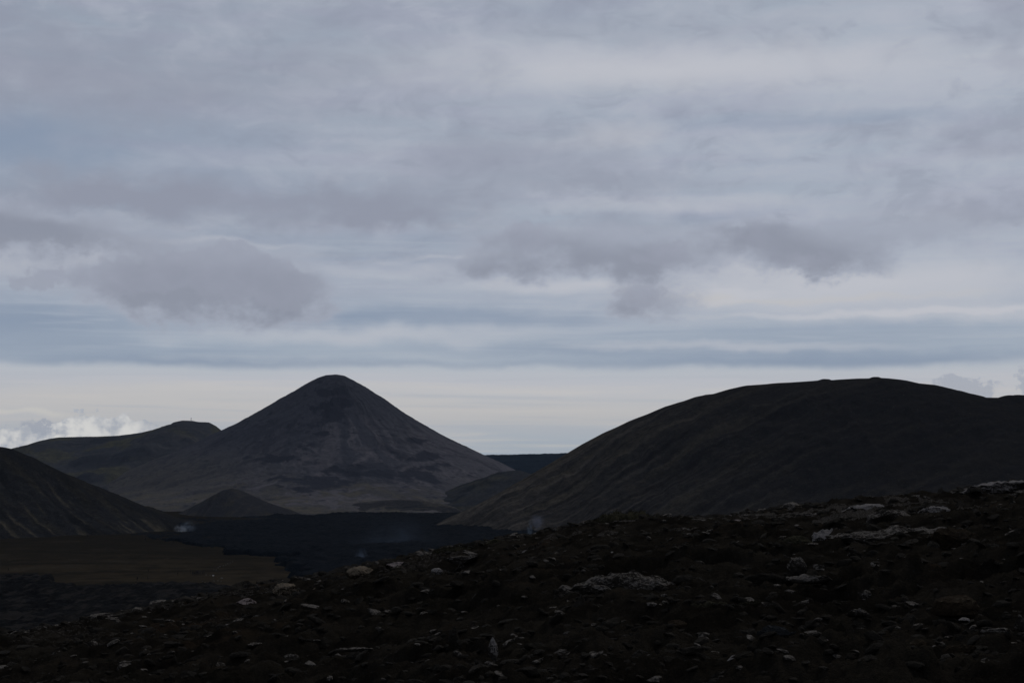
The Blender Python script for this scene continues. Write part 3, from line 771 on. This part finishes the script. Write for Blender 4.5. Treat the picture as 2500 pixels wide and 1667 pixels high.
# (photo x, y of the foot, width, height, material, style, label)
ROCKS = [
 (2425, 1206, 175, 36, 'p', 'slab', 'broad slab with a white lichen cap on the skyline at the far right'),
 (2302, 1215, 48, 26, 'd', 'spike', 'dark pyramid boulder on the skyline left of the white capped slab'),
 (2482, 1222, 44, 18, 'g', 'dome', 'small arched boulder with a pale rim just under the white capped slab'),
 (2472, 1240, 30, 26, 'g', 'spike', 'upright narrow stone below the arched boulder near the right edge'),
 (2425, 1258, 60, 16, 'g', 'block', 'low broken rock flecked with lichen in the dark hollow below the skyline slab'),
 (2115, 1252, 120, 26, 'p', 'slab', 'flat pale ledge over a dark overhang just below the right skyline'),
 (2010, 1262, 130, 15, 'g', 'slab', 'long thin grey ledge with a pale top edge left of the overhang'),
 (2195, 1290, 150, 44, 'g', 'block', 'rugged grey outcrop full of pits behind the long gravelly slab'),
 (2285, 1262, 80, 26, 'p', 'block', 'lumpy lichen covered rock between the pitted outcrop and the skyline'),
 (2205, 1338, 350, 58, 'g', 'wedge', 'largest slab of the slope, long gravelly ramp rising to the right'),
 (2010, 1346, 78, 54, 'p', 'block', 'pale grey crumbling block at the left end of the long gravelly slab'),
 (1955, 1318, 46, 30, 'g', 'dome', 'rounded grey knob behind the pale crumbling block'),
 (2052, 1322, 34, 30, 'p', 'spike', 'small pointed pale rock standing on the long gravelly slab'),
 (1945, 1360, 105, 52, 'm', 'dome', 'round mossy brown boulder in front of the pale crumbling block'),
 (2335, 1345, 110, 62, 'b', 'block', 'dark brown boulder under the upper end of the long gravelly slab'),
 (2378, 1272, 30, 12, 'g', 'block', 'small grey stone on the tip of the long gravelly slab'),
 (1842, 1330, 80, 30, 'p', 'block', 'bright lichen crusted double rock on the middle of the right slope'),
 (1880, 1322, 42, 24, 'k', 'block', 'pinkish lump touching the bright lichen crusted double rock'),
 (1795, 1308, 52, 18, 'k', 'dome', 'low pink topped rock left of the bright double rock'),
 (1838, 1285, 110, 12, 'g', 'wedge', 'narrow grey rib climbing to the skyline above the pink topped rock'),
 (1602, 1342, 66, 24, 'k', 'wedge', 'pink tilted rock alone on dark rubble below the mossy mound'),
 (1835, 1374, 190, 24, 'p', 'slab', 'long low slab with a white front edge below the bright double rock'),
 (1782, 1392, 66, 15, 'p', 'block', 'small pale rock under the white edged slab'),
 (1945, 1398, 52, 40, 'g', 'block', 'square pitted boulder in front of the round mossy boulder'),
 (1985, 1425, 130, 26, 'g', 'wedge', 'wing shaped slab with a pale ridge beside the square pitted boulder'),
 (1880, 1428, 120, 30, 'd', 'dome', 'dark smooth hump left of the wing shaped slab'),
 (2138, 1374, 74, 14, 'p', 'wedge_left', 'thin plank shaped rock below the long gravelly slab'),
 (1510, 1456, 280, 54, 'g', 'dome', 'big whale backed boulder mottled with lichen in the centre right'),
 (1418, 1500, 66, 48, 'd', 'spike', 'triangular dark stone under the left end of the whale backed boulder'),
 (1470, 1400, 120, 16, 'd', 'slab', 'dark broken rib on the rubble above the whale backed boulder'),
 (1462, 1382, 40, 22, 'd', 'dome', 'rounded dark stone below the small white chip'),
 (1434, 1367, 20, 6, 'p', 'block', 'tiny white chip on dark rubble left of the pink tilted rock'),
 (1828, 1460, 48, 20, 't', 'slab', 'warm tan flat stone right of the whale backed boulder'),
 (1832, 1484, 66, 22, 'm', 'slab', 'dull greenish stone directly under the tan flat stone'),
 (1715, 1500, 140, 38, 'm', 'slab', 'greenish ledge low on the slope right of the whale backed boulder'),
 (1655, 1532, 50, 20, 'b', 'block', 'flat brown chip in front of the greenish ledge'),
 (2092, 1508, 66, 26, 'g', 'wedge_left', 'dark hump with a white left shoulder in the lower right'),
 (1888, 1560, 105, 36, 'u', 'wedge_left', 'bluish hump with a pale left nose in the lower right'),
 (2335, 1505, 110, 50, 'b', 'block', 'brown broken heap near the right edge'),
 (2356, 1520, 30, 13, 'p', 'dome', 'small white crested stone under the brown broken heap'),
 (2490, 1535, 40, 36, 'g', 'spike', 'grey leaning stone cut by the right edge of the view'),
 (2430, 1545, 70, 12, 'g', 'slab', 'low line of speckled rock beside the leaning stone at the right edge'),
 (2348, 1602, 95, 28, 'b', 'block', 'oblong brown block in the bottom right corner'),
 (2016, 1585, 44, 24, 'k', 'dome', 'small reddish round stone in the lower right rubble'),
 (1968, 1632, 70, 28, 'u', 'wedge_left', 'blue grey stone with a blunt left end near the bottom edge'),
 (2120, 1578, 40, 16, 'g', 'dome', 'small hump with a pale top right of the reddish round stone'),
 (2240, 1585, 50, 24, 'b', 'dome', 'low brown knob left of the oblong brown block'),
 (1204, 1600, 36, 46, 'p', 'spike', 'pointed spike with a white tip in the bottom centre'),
 (1108, 1565, 44, 42, 'd', 'spike', 'black fin shaped rock left of the white tipped spike'),
 (1405, 1636, 105, 30, 'u', 'slab', 'flat bluish stone near the bottom edge under the triangular stone'),
 (1270, 1435, 70, 36, 'd', 'wedge_left', 'dark leaning rock with a pale shoulder left of the whale backed boulder'),
 (700, 1553, 95, 34, 'm', 'spike', 'tent shaped greenish rock in the lower left'),
 (530, 1562, 100, 16, 'g', 'slab', 'low ledge dotted with lichen in the lower left'),
 (523, 1552, 12, 5, 'p', 'block', 'bright white fleck resting on the low lichen dotted ledge'),
 (572, 1560, 24, 24, 'g', 'dome', 'mushroom like stone with a pale crown at the end of the low ledge'),
 (606, 1482, 58, 26, 'k', 'wedge', 'pinkish white rock on the lower part of the ridge line at left'),
 (692, 1462, 66, 38, 't', 'block', 'frilly tan rock crusted with lichen on the left ridge line'),
 (784, 1450, 52, 18, 't', 'wedge_left', 'pale tapered stone like a log end right of the frilly tan rock'),
 (745, 1462, 38, 12, 'u', 'dome', 'grey pebble shaped stone between the frilly rock and the log like stone'),
 (733, 1428, 28, 20, 'g', 'dome', 'round grey boulder on the skyline above the frilly tan rock'),
 (628, 1446, 22, 22, 'g', 'spike', 'thin upright splinter on the skyline left of the frilly tan rock'),
 (880, 1410, 70, 28, 't', 'dome', 'tan hump with a round head on the skyline in the left middle'),
 (905, 1456, 42, 24, 'g', 'dome', 'grey cracked dome below the tan hump'),
 (936, 1466, 38, 15, 'p', 'wedge_left', 'pale sloping stone touching the grey cracked dome'),
 (822, 1420, 62, 16, 'd', 'wedge', 'dark tilted plate on the skyline left of the tan hump'),
 (968, 1392, 60, 24, 'k', 'wedge', 'reddish rubble block on the skyline right of the tan hump'),
 (1036, 1360, 40, 18, 'g', 'wedge', 'tilted grey wedge on the skyline between the two clumps of moss'),
 (1130, 1372, 90, 20, 'g', 'slab', 'layered grey rock stepping down from the skyline'),
 (1066, 1402, 30, 16, 'p', 'dome', 'small whitish dome under the layered grey rock'),
 (1204, 1334, 40, 22, 'm', 'wedge', 'tilted mossy slab on the skyline before the dark lava'),
 (1168, 1338, 46, 20, 'd', 'block', 'black jagged block on the skyline beside the tilted mossy slab'),
 (1356, 1308, 30, 26, 'g', 'spike', 'jagged spike with a white left face on the skyline'),
 (1325, 1310, 34, 18, 'd', 'block', 'dark jagged tooth on the skyline left of the white faced spike'),
 (1400, 1300, 34, 24, 'd', 'spike', 'dark pointed tooth on the skyline right of the white faced spike'),
 (1284, 1352, 34, 9, 'p', 'block', 'thin white stone on dark rubble under the skyline teeth'),
 (1262, 1338, 26, 12, 'g', 'block', 'small grey stone between the thin white stone and the skyline'),
 (1435, 1308, 36, 14, 'g', 'block', 'flat grey stone at the left foot of the mossy mound'),
 (1555, 1304, 80, 12, 'g', 'slab', 'thin pale rib just under the mossy mound'),
 (1660, 1308, 70, 20, 'g', 'block', 'broken lichen flecked rock right of the mossy mound'),
 (1708, 1294, 32, 24, 'g', 'dome', 'upright round stone near the skyline right of the mossy mound'),
 (1762, 1284, 20, 16, 'g', 'spike', 'small pointed stone on the skyline in a gap of dark ground'),
 (1800, 1282, 36, 14, 'k', 'block', 'small pinkish block near the skyline right of the pointed stone'),
 (1980, 1242, 40, 16, 'd', 'dome', 'dark rounded skyline knob left of the flat pale ledge'),
 (288, 1622, 66, 20, 'm', 'wedge', 'low greenish rock in the bottom left corner'),
 (320, 1590, 34, 18, 'g', 'spike', 'small grey stone right above the low greenish rock'),
 (145, 1548, 36, 12, 'p', 'block', 'small pale chip at the dark left end of the ridge'),
 (20, 1586, 130, 24, 'b', 'wedge_left', 'brown bank of rubble cut by the left edge of the view'),
 (415, 1518, 28, 9, 'g', 'dome', 'low arched stone with a pale rim on the dark left slope'),
 (870, 1592, 110, 12, 'g', 'slab', 'long low crest of speckled stone left of the black fin'),
 (640, 1600, 44, 24, 'd', 'dome', 'dark lump in the lower left below the tent shaped rock'),
 (1010, 1470, 60, 24, 'b', 'dome', 'rusty brown lump left of the centre of the slope'),
 (1560, 1360, 36, 10, 'g', 'block', 'faint grey chip below the pink tilted rock'),
]


def build_rocks():
    for i, (px, py, w, h, mk, style, label) in enumerate(ROCKS):
        p = hit_slope(px, py)
        s = p[1] / F
        W, H = w * s, h * s
        sub = 5 if w > 150 else 4 if w > 45 else 3
        V, Fc = rock_shape(sub, 100 + i, 8 if style != 'dome' else 5, .10 if w > 45 else .14, style)
        dep = max(W * .42, H * 1.1) if W > 2.5 * H else max(W * .8, H * .8)
        a = rnd.uniform(-.25, .25)
        V = V * np.array([W / 2, dep / 2, H * .62])
        if w > 45:
            V[:, 2] += fbm(V[:, 0] / (W * .13), V[:, 1] / (W * .16), 4, i, .6) * H * (.16 if w > 2.5 * h else .08) * (V[:, 2] > -.1 * H)
        ca, sa_ = math.cos(a), math.sin(a)
        V = np.stack([V[:, 0] * ca - V[:, 1] * sa_, V[:, 0] * sa_ + V[:, 1] * ca, V[:, 2]], -1)
        V[:, 2] += H * .36
        o = raw_obj('boulder' if w > 60 else 'stone', V, Fc, MATS[mk], None, False)
        o.location = p + np.array([0, dep * .15, 0])
        tag(o, label, 'rock', 'boulders and stones on the foreground slope')


build_rocks()


def build_rubble():
    r = np.random.RandomState(11)
    protos1 = [rock_shape(2, 500 + k, 11, .16) for k in range(14)]
    protos0 = [rock_shape(1, 600 + k, 6, .14) for k in range(14)]
    sets = {0: ([], [], 0), 1: ([], [], 0)}
    out = []
    for mats_i, count in ((0, 14000), (1, 2200), (2, 70)):
        VV, FF, n = [], [], 0
        for _ in range(count):
            u = r.uniform(-.5, .5)
            Y = math.exp(r.uniform(math.log(9), math.log(74)))
            if r.rand() < .35: Y = np.interp(u * 60, CW[:, 0], CW[:, 1]) + r.normal() * 1.6 - .6
            if Y < 7: continue
            X = u * Y
            size = .055 * (1 / (r.rand() + .03)) ** .55 * (Y / 30) ** .35
            if abs(Y - np.interp(X, CW[:, 0], CW[:, 1])) < 4: size *= 1.35
            size = min(size, .42, Y * r.uniform(9, 24 if mats_i < 2 else 14) / F)
            V, Fc = (protos1 if size / Y * F > 14 else protos0)[r.randint(14)]
            sc = size * np.array([r.uniform(.8, 1.6), r.uniform(.7, 1.2), r.uniform(.25, .75)])
            a = r.uniform(0, 6.28); ti = r.normal() * .3
            c, s = math.cos(a), math.sin(a); ct, st = math.cos(ti), math.sin(ti)
            v = V * sc
            v = np.stack([v[:, 0] * c - v[:, 1] * s, v[:, 0] * s + v[:, 1] * c, v[:, 2]], -1)
            v = np.stack([v[:, 0] * ct - v[:, 2] * st, v[:, 1], v[:, 0] * st + v[:, 2] * ct], -1)
            VV.append((v, X, Y, sc[2])); FF.append(Fc + n); n += len(v)
        Xs = np.array([t[1] for t in VV]); Ys = np.array([t[2] for t in VV])
        Zs = slope_z(Xs, Ys)
        VA = np.concatenate([t[0] + np.array([t[1], t[2], z - t[3] * .05]) for t, z in zip(VV, Zs)])
        o = raw_obj('rubble', VA, np.concatenate(FF), (K_DARK, K_GREY, K_PALE)[mats_i], None, False)
        tag(o, ('dark loose rubble strewn over the foreground slope', 'grey loose rubble strewn over the foreground slope', 'pale lichen spotted rubble strewn over the foreground slope')[mats_i], 'rubble', kind='stuff')


build_rubble()


# ------------------------------------------------------------------ moss mounds on the crest
def build_moss():
    mm, nt, b = principled('moss', 1.0, .1)
    co = obj_coord(nt)
    c = mix(nt, noise(nt, co, 3, 5, .7).step(.35, .65), (.012, .011, .006), (.040, .035, .018))
    c = mix(nt, noise(nt, co, 16, 4, .7).step(.58, .72), c, (.10, .085, .055))
    nt.links.new(c.k, b.inputs['Base Color'])
    for px, py, w, h, lab in ((1535, 1286, 190, 34, 'large mound of brownish green moss and dry grass on the skyline'),
                              (1112, 1352, 110, 16, 'small clump of greenish moss on the skyline left of the lava gap')):
        p = hit_slope(px, py); s = p[1] / F; W, H = w * s, h * s
        r = np.random.RandomState(int(px))
        V, Fc = rock_shape(5, int(px), 0, .10, 'dome')
        V = V * np.array([W / 2, W * .30, H * .95])
        V[:, 2] += fbm(V[:, 0] / .35, V[:, 1] / .35, 4, 3, .6) * H * .28
        root = raw_obj('moss_mound', V, Fc, mm, None, True)
        root.location = p
        tag(root, lab, 'moss')
        # short dry blades standing out of the cushion
        n = int(2600 * w / 190); i = r.choice(np.where(V[:, 2] > .1 * H)[0], n)
        B = V[i] + r.normal(size=(n, 3)) * .02
        L = r.uniform(.04, .13, n); a = r.uniform(0, 6.28, n)
        dx = np.stack([np.cos(a), np.sin(a), np.zeros(n)], -1) * .008
        tip = B + np.stack([r.normal(size=n) * .04, r.normal(size=n) * .04, L], -1)
        VB = np.stack([B - dx, B + dx, tip], 1).reshape(-1, 3)
        g = raw_obj('dry_grass', VB, np.arange(3 * n).reshape(-1, 3), mm, None, False)
        g.parent = root; g['kind'] = 'stuff'


build_moss()


# ------------------------------------------------------------------ mast on the far hill
def build_mast():
    m, nt, b = principled('mast_metal', .6, .4)
    c = mix(nt, noise(nt, obj_coord(nt), 3., 3, .5), (.05, .055, .06), (.10, .105, .11)); nt.links.new(c.k, b.inputs['Base Color'])
    base = at(466.5, 1028.5, 1800)
    root = bpy.data.objects.new('mast', None); COL.objects.link(root); root.location = base
    tag(root, 'thin grey mast standing on the summit of the distant hill', 'mast')

    def part(name, f, parent=root):
        bm = bmesh.new(); f(bm); me = bpy.data.meshes.new(name); bm.to_mesh(me); bm.free(); me.materials.append(m)
        o = bpy.data.objects.new(name, me); COL.objects.link(o); o.parent = parent; return o

    def cyl(bm, r1, r2, h, z, x=0, y=0, rot=None, seg=10):
        mtx = Matrix.Translation((x, y, z)) @ (rot or Matrix())
        bmesh.ops.create_cone(bm, cap_ends=True, segments=seg, radius1=r1, radius2=r2, depth=h, matrix=mtx)
    part('pole', lambda bm: cyl(bm, .30, .20, 4.6, 2.0))
    hd = part('antenna', lambda bm: cyl(bm, .42, .36, .9, 4.1))
    part('footing', lambda bm: cyl(bm, .7, .6, .8, .1))

    def guys(bm):
        for k in range(3):
            a = k * 2.094
            rot = Matrix.Rotation(a, 4, 'Z') @ Matrix.Rotation(-.55, 4, 'Y')
            cyl(bm, .03, .03, 4.2, 1.7, math.cos(a) * 1.1, math.sin(a) * 1.1, rot, 5)
    part('guy_wires', guys)


build_mast()


# ------------------------------------------------------------------ hikers
def cloth(name, col, var=.25):
    m, nt, b = principled(name, .9, .2)
    n = noise(nt, obj_coord(nt), 6., 4, .6)
    c = mix(nt, n.step(.35, .65), tuple(v * (1 - var) for v in col), tuple(min(1, v * (1 + var)) for v in col))
    nt.links.new(c.k, b.inputs['Base Color'])
    return m


def figure(name, pose):
    st, arm, lean = pose
    bm = bmesh.new(); lay = bm.verts.layers.skin.verify()
    vs = {}

    def v(k, p, r, par=None):
        n = bm.verts.new(p); n[lay].radius = r; n[lay].use_root = par is None; vs[k] = n
        if par: bm.edges.new((vs[par], n))
    v('pelvis', (0, 0, .93), (.155, .115))
    v('waist', (0, -.01 * lean, 1.08), (.145, .105), 'pelvis')
    v('chest', (0, -.05 * lean, 1.28), (.175, .12), 'waist')
    v('upper', (0, -.08 * lean, 1.42), (.13, .10), 'chest')
    v('neck', (0, -.10 * lean, 1.50), (.058, .058), 'upper')
    v('jaw', (0, -.13 * lean - .02, 1.57), (.075, .085), 'neck')
    v('skull', (0, -.12 * lean, 1.67), (.085, .10), 'jaw')
    v('crown', (0, -.12 * lean, 1.73), (.06, .07), 'skull')
    for s, sd in ((-1, 'l'), (1, 'r')):
        f = st * s
        v('hip' + sd, (.095 * s, -.02 * f, .86), (.098, .098), 'pelvis')
        v('knee' + sd, (.10 * s, -.16 * f - .02, .48), (.064, .068), 'hip' + sd)
        bk = .10 if f < 0 else 0
        v('ankle' + sd, (.10 * s, -.20 * f + bk, .09), (.044, .046), 'knee' + sd)
        v('toe' + sd, (.115 * s, -.20 * f - .15 + bk, .045), (.042, .035), 'ankle' + sd)
        g = -f + arm * .4
        v('sh' + sd, (.20 * s, -.07 * lean, 1.41), (.062, .062), 'upper')
        v('el' + sd, (.245 * s, -.10 * g - .03 * lean, 1.13), (.047, .047), 'sh' + sd)
        v('wr' + sd, (.235 * s, -.22 * g - .08 - .1 * arm, .90 + .18 * arm), (.032, .034), 'el' + sd)
        v('ha' + sd, (.228 * s, -.25 * g - .10 - .1 * arm, .83 + .18 * arm), (.034, .022), 'wr' + sd)
    me = bpy.data.meshes.new('temp'); bm.to_mesh(me); bm.free()
    o = bpy.data.objects.new('temp_figure', me); COL.objects.link(o)
    o.modifiers.new('skin', 'SKIN').use_smooth_shade = True
    m2 = o.modifiers.new('sub', 'SUBSURF'); m2.levels = 1; m2.render_levels = 1
    bpy.context.view_layer.update()
    dg = bpy.context.evaluated_depsgraph_get()
    res = bpy.data.meshes.new_from_object(o.evaluated_get(dg)); res.name = name
    bpy.data.objects.remove(o)
    for p in res.polygons:
        z = p.center.z; x = abs(p.center.x)
        p.material_index = 2 if z > 1.50 or (x > .19 and z < .90 + .18 * arm and z > .6) else (1 if z > .90 else 0) if z > .12 else 3
    return res


def build_people():
    skin = cloth('skin', (.30, .20, .15), .1); boots = cloth('boots', (.015, .013, .012)); hairm = cloth('hair', (.02, .015, .012))
    dark_tr = [cloth('trousers', (.010, .010, .012)), cloth('trousers', (.016, .015, .018))]
    jk = {'black': (.007, .007, .009), 'navy': (.010, .012, .022), 'charcoal': (.015, .016, .018), 'grey': (.09, .095, .10), 'white': (.55, .55, .54), 'brown': (.03, .022, .016),
          'teal': (.012, .03, .034), 'wine': (.03, .010, .012), 'tan': (.12, .10, .08)}
    jm = {k: cloth(k + '_jacket', c) for k, c in jk.items()}
    poses = [(0.15, 0, .2), (1.0, .1, .6), (-.9, .2, .5), (.3, .9, .3)]
    figs = [figure('person', p) for p in poses]
    # a hood of hair or cap as a separate child
    V, Fc = ICO[2]
    capV = V[:, :] * np.array([.098, .118, .10]); capV[:, 2] = np.maximum(capV[:, 2], -.045 - .5 * capV[:, 1].clip(0, 1))
    hairs = [raw_mesh('hair', capV + np.array([0, -.12 * p[2] + .015, 1.685]), Fc) for p in poses]
    for h in hairs: h.materials.append(hairm)
    G = 'hikers in the huddle on the brown flat'
    ppl = [  # photo x, y of the feet, height scale, pose, facing, jacket, label, group
        (465, 1399, .97, 0, 1.9, 'charcoal', 'small hiker standing a little apart at the left end of the huddle', G),
        (470.5, 1403, 1.05, 3, .4, 'black', 'tall hiker in black at the left of the tight huddle', G),
        (474, 1404, 1.0, 0, 2.6, 'navy', 'hiker in a dark blue jacket standing lowest in the huddle', G),
        (477, 1404, .95, 2, .9, 'black', 'hiker in black pressed beside the dark blue jacket', G),
        (479.8, 1402.5, 1.04, 0, 3.4, 'grey', 'hiker with a light grey top in the middle of the huddle', G),
        (482.5, 1402, .98, 3, -.6, 'charcoal', 'hiker in charcoal just right of the light grey top', G),
        (485, 1403, 1.0, 0, 1.2, 'teal', 'hiker in dark teal in the right half of the huddle', G),
        (488.5, 1403.5, 1.08, 0, -1.1, 'black', 'tallest hiker in black toward the right of the huddle', G),
        (494, 1402.5, 1.02, 1, -1.4, 'wine', 'hiker in a dark red jacket stepping away at the right of the huddle', G),
        (498, 1400, .95, 2, -1.5, 'tan', 'hiker in a tan jacket at the right end of the huddle', G),
        (335, 1418, .95, 0, .5, 'black', 'lone black clad hiker near the edge of the near lava', 'hikers scattered over the brown flat'),
        (362, 1397, .90, 1, -1.5, 'white', 'hiker in a white jacket walking on open ground well left of the huddle', 'hikers scattered over the brown flat'),
        (361, 1415, .90, 2, 1.5, 'white', 'hiker in a white jacket next to the lone black clad hiker', 'hikers scattered over the brown flat'),
        (434, 1404, .9, 0, 2.2, 'brown', 'hiker in brown standing between the white jackets and the huddle', 'hikers scattered over the brown flat'),
        (20, 1397, .95, 1, 1.4, 'white', 'hiker in a white jacket alone at the far left of the brown flat', 'hikers scattered over the brown flat'),
        (355, 1330, .95, 0, .3, 'white', 'hiker in white at the lava edge between the grey and black hikers', 'hikers along the far lava edge'),
        (444, 1334.5, 1.0, 3, .2, 'white', 'hiker in white where the far rim of the flat starts to drop', 'hikers along the far lava edge'),
        (479, 1340.5, 1.0, 1, .9, 'white', 'rightmost hiker in white along the far lava edge', 'hikers along the far lava edge'),
        (424, 1334, .95, 0, -.3, 'black', 'hiker in black standing in the row along the far lava edge', 'hikers along the far lava edge'),
        (214, 1325, .95, 2, .6, 'grey', 'leftmost hiker, dressed in grey, below the foot of the streaked hillside', 'hikers along the far lava edge'),
    ]
    for px, py, sc, po, face, j, lab, g in ppl:
        p = on_floor(px, py, ZF + .15)
        me = figs[po].copy(); me.name = 'person'
        me.materials.clear()
        for mt in (dark_tr[int(px) % 2], jm[j], skin, boots): me.materials.append(mt)
        o = bpy.data.objects.new('person', me); COL.objects.link(o)
        o.location = (p[0], p[1], floor_z(p[0], p[1]) - .02); o.rotation_euler = (0, 0, face); o.scale = (sc,) * 3
        tag(o, lab, 'person', g)
        h = bpy.data.objects.new('hair', hairs[po]); COL.objects.link(h); h.parent = o


def floor_z(x, y):
    x = np.array([x]); y = np.array([y])
    return float((ZF + fbm(x / 60, y / 120, 4, 8) * .5 + sstep(560, 820, y) * sstep(-60, -260, x) * 3.5)[0])


build_people()


# ------------------------------------------------------------------ pale stones beside the hikers
def build_stones():
    names = ['lowest', 'second lowest', 'third from the bottom', 'fourth from the bottom', 'middle', 'fourth from the top', 'third from the top', 'second highest', 'topmost']
    line = [(522, 1391, 3), (528, 1392, 4), (533, 1387, 4), (537, 1384, 5), (545, 1382, 3.5), (551, 1380, 4), (556, 1378, 5), (562, 1376, 3.5), (568, 1374, 4)]
    L = [(x, y, w, M_STONE, '%s pale stone of the slanting line right of the hikers' % n, 'pale stones in the slanting line') for (x, y, w), n in zip(line, names)]
    L += [(520.5, 1407, 6, M_WHITE, 'brightest white stone on the brown flat right of the hikers', None),
          (520, 1411.5, 4, M_STONE, 'pale stone directly in front of the brightest white stone', None),
          (503, 1404.5, 5, M_STONE, 'pale stone nearest the right end of the huddle of hikers', None),
          (513, 1405.5, 4, M_STONE, 'pale stone touching the left side of the brightest white stone', None),
          (530, 1411, 3, M_STONE, 'pale chip right of the two white stones', None),
          (494, 1420.5, 4, M_STONE, 'leftmost pale stone of the low row in front of the hikers', 'pale stones in the low row'),
          (500, 1423, 5, M_STONE, 'pale stone second from the left in the low row', 'pale stones in the low row'),
          (522, 1419.5, 5, M_STONE, 'pale stone in the middle of the low row', 'pale stones in the low row'),
          (532, 1419, 6, M_STONE, 'widest pale stone of the low row', 'pale stones in the low row'),
          (540, 1420, 5, M_STONE, 'rightmost pale stone of the low row', 'pale stones in the low row'),
          (541, 1413.5, 8, M_STONE, 'flat pale slab lying behind the right end of the low row', None)]
    for i, (px, py, w, mt, lab, g) in enumerate(L):
        p = on_floor(px, py, ZF); s = p[1] / F
        V, Fc = rock_shape(2, 900 + i, 7, .1)
        W = w * s
        o = raw_obj('stone', V * np.array([W * .42, W * .42, W * (.28 if w > 4.5 else .42)]), Fc, mt, None, False)
        o.location = (p[0], p[1], floor_z(p[0], p[1]) + W * .12)
        tag(o, lab, 'rock', g)


build_stones()


# ------------------------------------------------------------------ steam and gas over the lava
def build_steam():
    def vol(name, c, r, dens, col, seed, lump, lab, lean=0.0):
        m = bpy.data.materials.new(name); m.use_nodes = True; nt = m.node_tree
        nt.nodes.remove(nt.nodes['Principled BSDF'])
        pv = nt.nodes.new('ShaderNodeVolumePrincipled'); pv.inputs['Density Attribute'].default_value = ''
        nt.links.new(pv.outputs[0], nt.nodes['Material Output'].inputs['Volume'])
        co = obj_coord(nt)
        ln = nt.nodes.new('ShaderNodeVectorMath'); ln.operation = 'LENGTH'; nt.links.new(co.k, ln.inputs[0])
        fall = S(nt, ln.outputs['Value']).step(1.0, .1)
        mp = nt.nodes.new('ShaderNodeMapping'); nt.links.new(co.k, mp.inputs[0]); mp.inputs['Location'].default_value = (seed, seed, 0)
        n = noise(nt, S(nt, mp.outputs[0]), lump * 2.6, 4, .6, .7)
        d = fall * n.step(.40, .66) * (dens * 2.6)
        nt.links.new(d.k, pv.inputs['Density'])
        pv.inputs['Color'].default_value = (*col, 1)
        o = raw_obj(name, ICO[3][0].copy(), ICO[3][1], m, None, True)
        o.location = c; o.scale = r; o.rotation_euler = (0, lean, 0)
        tag(o, lab, 'steam')
        return o
    k = lambda px, py, Y: at(px, py, Y)
    blue = (.55, .72, 1.0)
    vol('steam_plume', k(441, 1294, 905), (5.2, 6, 4.6), .085, (.85, .92, 1.0), 1.0, .55, 'bright white steam puff at the foot of the streaked hillside')
    vol('steam_plume', k(459, 1285, 905), (7.0, 7, 4.4), .030, (.70, .84, 1.0), 3.0, .55, 'bluish steam drifting right from the white puff')
    vol('steam_plume', k(882, 1372, 690), (4.2, 6, 8.5), .030, blue, 5.0, .55, 'faint blue gas column rising behind the tan hump on the skyline')
    vol('steam_plume', k(955, 1330, 800), (34, 26, 19), .0017, blue, 7.0, .55, 'broad faint blue gas patch in the middle of the lava field')
    vol('steam_plume', k(1293, 1291, 850), (2.2, 4, 6.4), .048, (.6, .78, 1.0), 9.0, .55, 'thin blue steam jet in front of the long hill')
    vol('steam_plume', k(1312, 1275, 855), (6.0, 6, 6.5), .018, (.60, .70, 1.0), 11.0, .55, 'curling blue gas drifting above the thin steam jet')
    vol('steam_plume', k(505, 1275.5, 1120), (15, 6, 1.2), .060, (.9, .95, 1.0), 13.0, .55, 'flat pale streak of steam along the far lava edge below the dark mound')
    vol('steam_plume', k(600, 1290, 1040), (46, 30, 11), .0022, blue, 15.0, .55, 'wide thin veil of blue gas over the far left lava')


build_steam()


# ------------------------------------------------------------------ air
def build_haze():
    m = bpy.data.materials.new('haze_air'); m.use_nodes = True; nt = m.node_tree
    nt.nodes.remove(nt.nodes['Principled BSDF'])
    pv = nt.nodes.new('ShaderNodeVolumePrincipled')
    nt.links.new(pv.outputs[0], nt.nodes['Material Output'].inputs['Volume'])
    pv.inputs['Density'].default_value = 2.3e-5; pv.inputs['Density Attribute'].default_value = ''
    pv.inputs['Color'].default_value = (.66, .80, 1.0, 1)
    bm = bmesh.new(); bmesh.ops.create_cube(bm, size=1)
    zlo, zhi = ZF - 9, 150
    for v in bm.verts: v.co = (v.co.x * 14400, v.co.y * 14400, zlo if v.co.z < 0 else zhi)
    me = bpy.data.meshes.new('haze'); bm.to_mesh(me); bm.free(); me.materials.append(m)
    o = bpy.data.objects.new('haze', me); COL.objects.link(o)
    tag(o, kind='stuff')


build_haze()
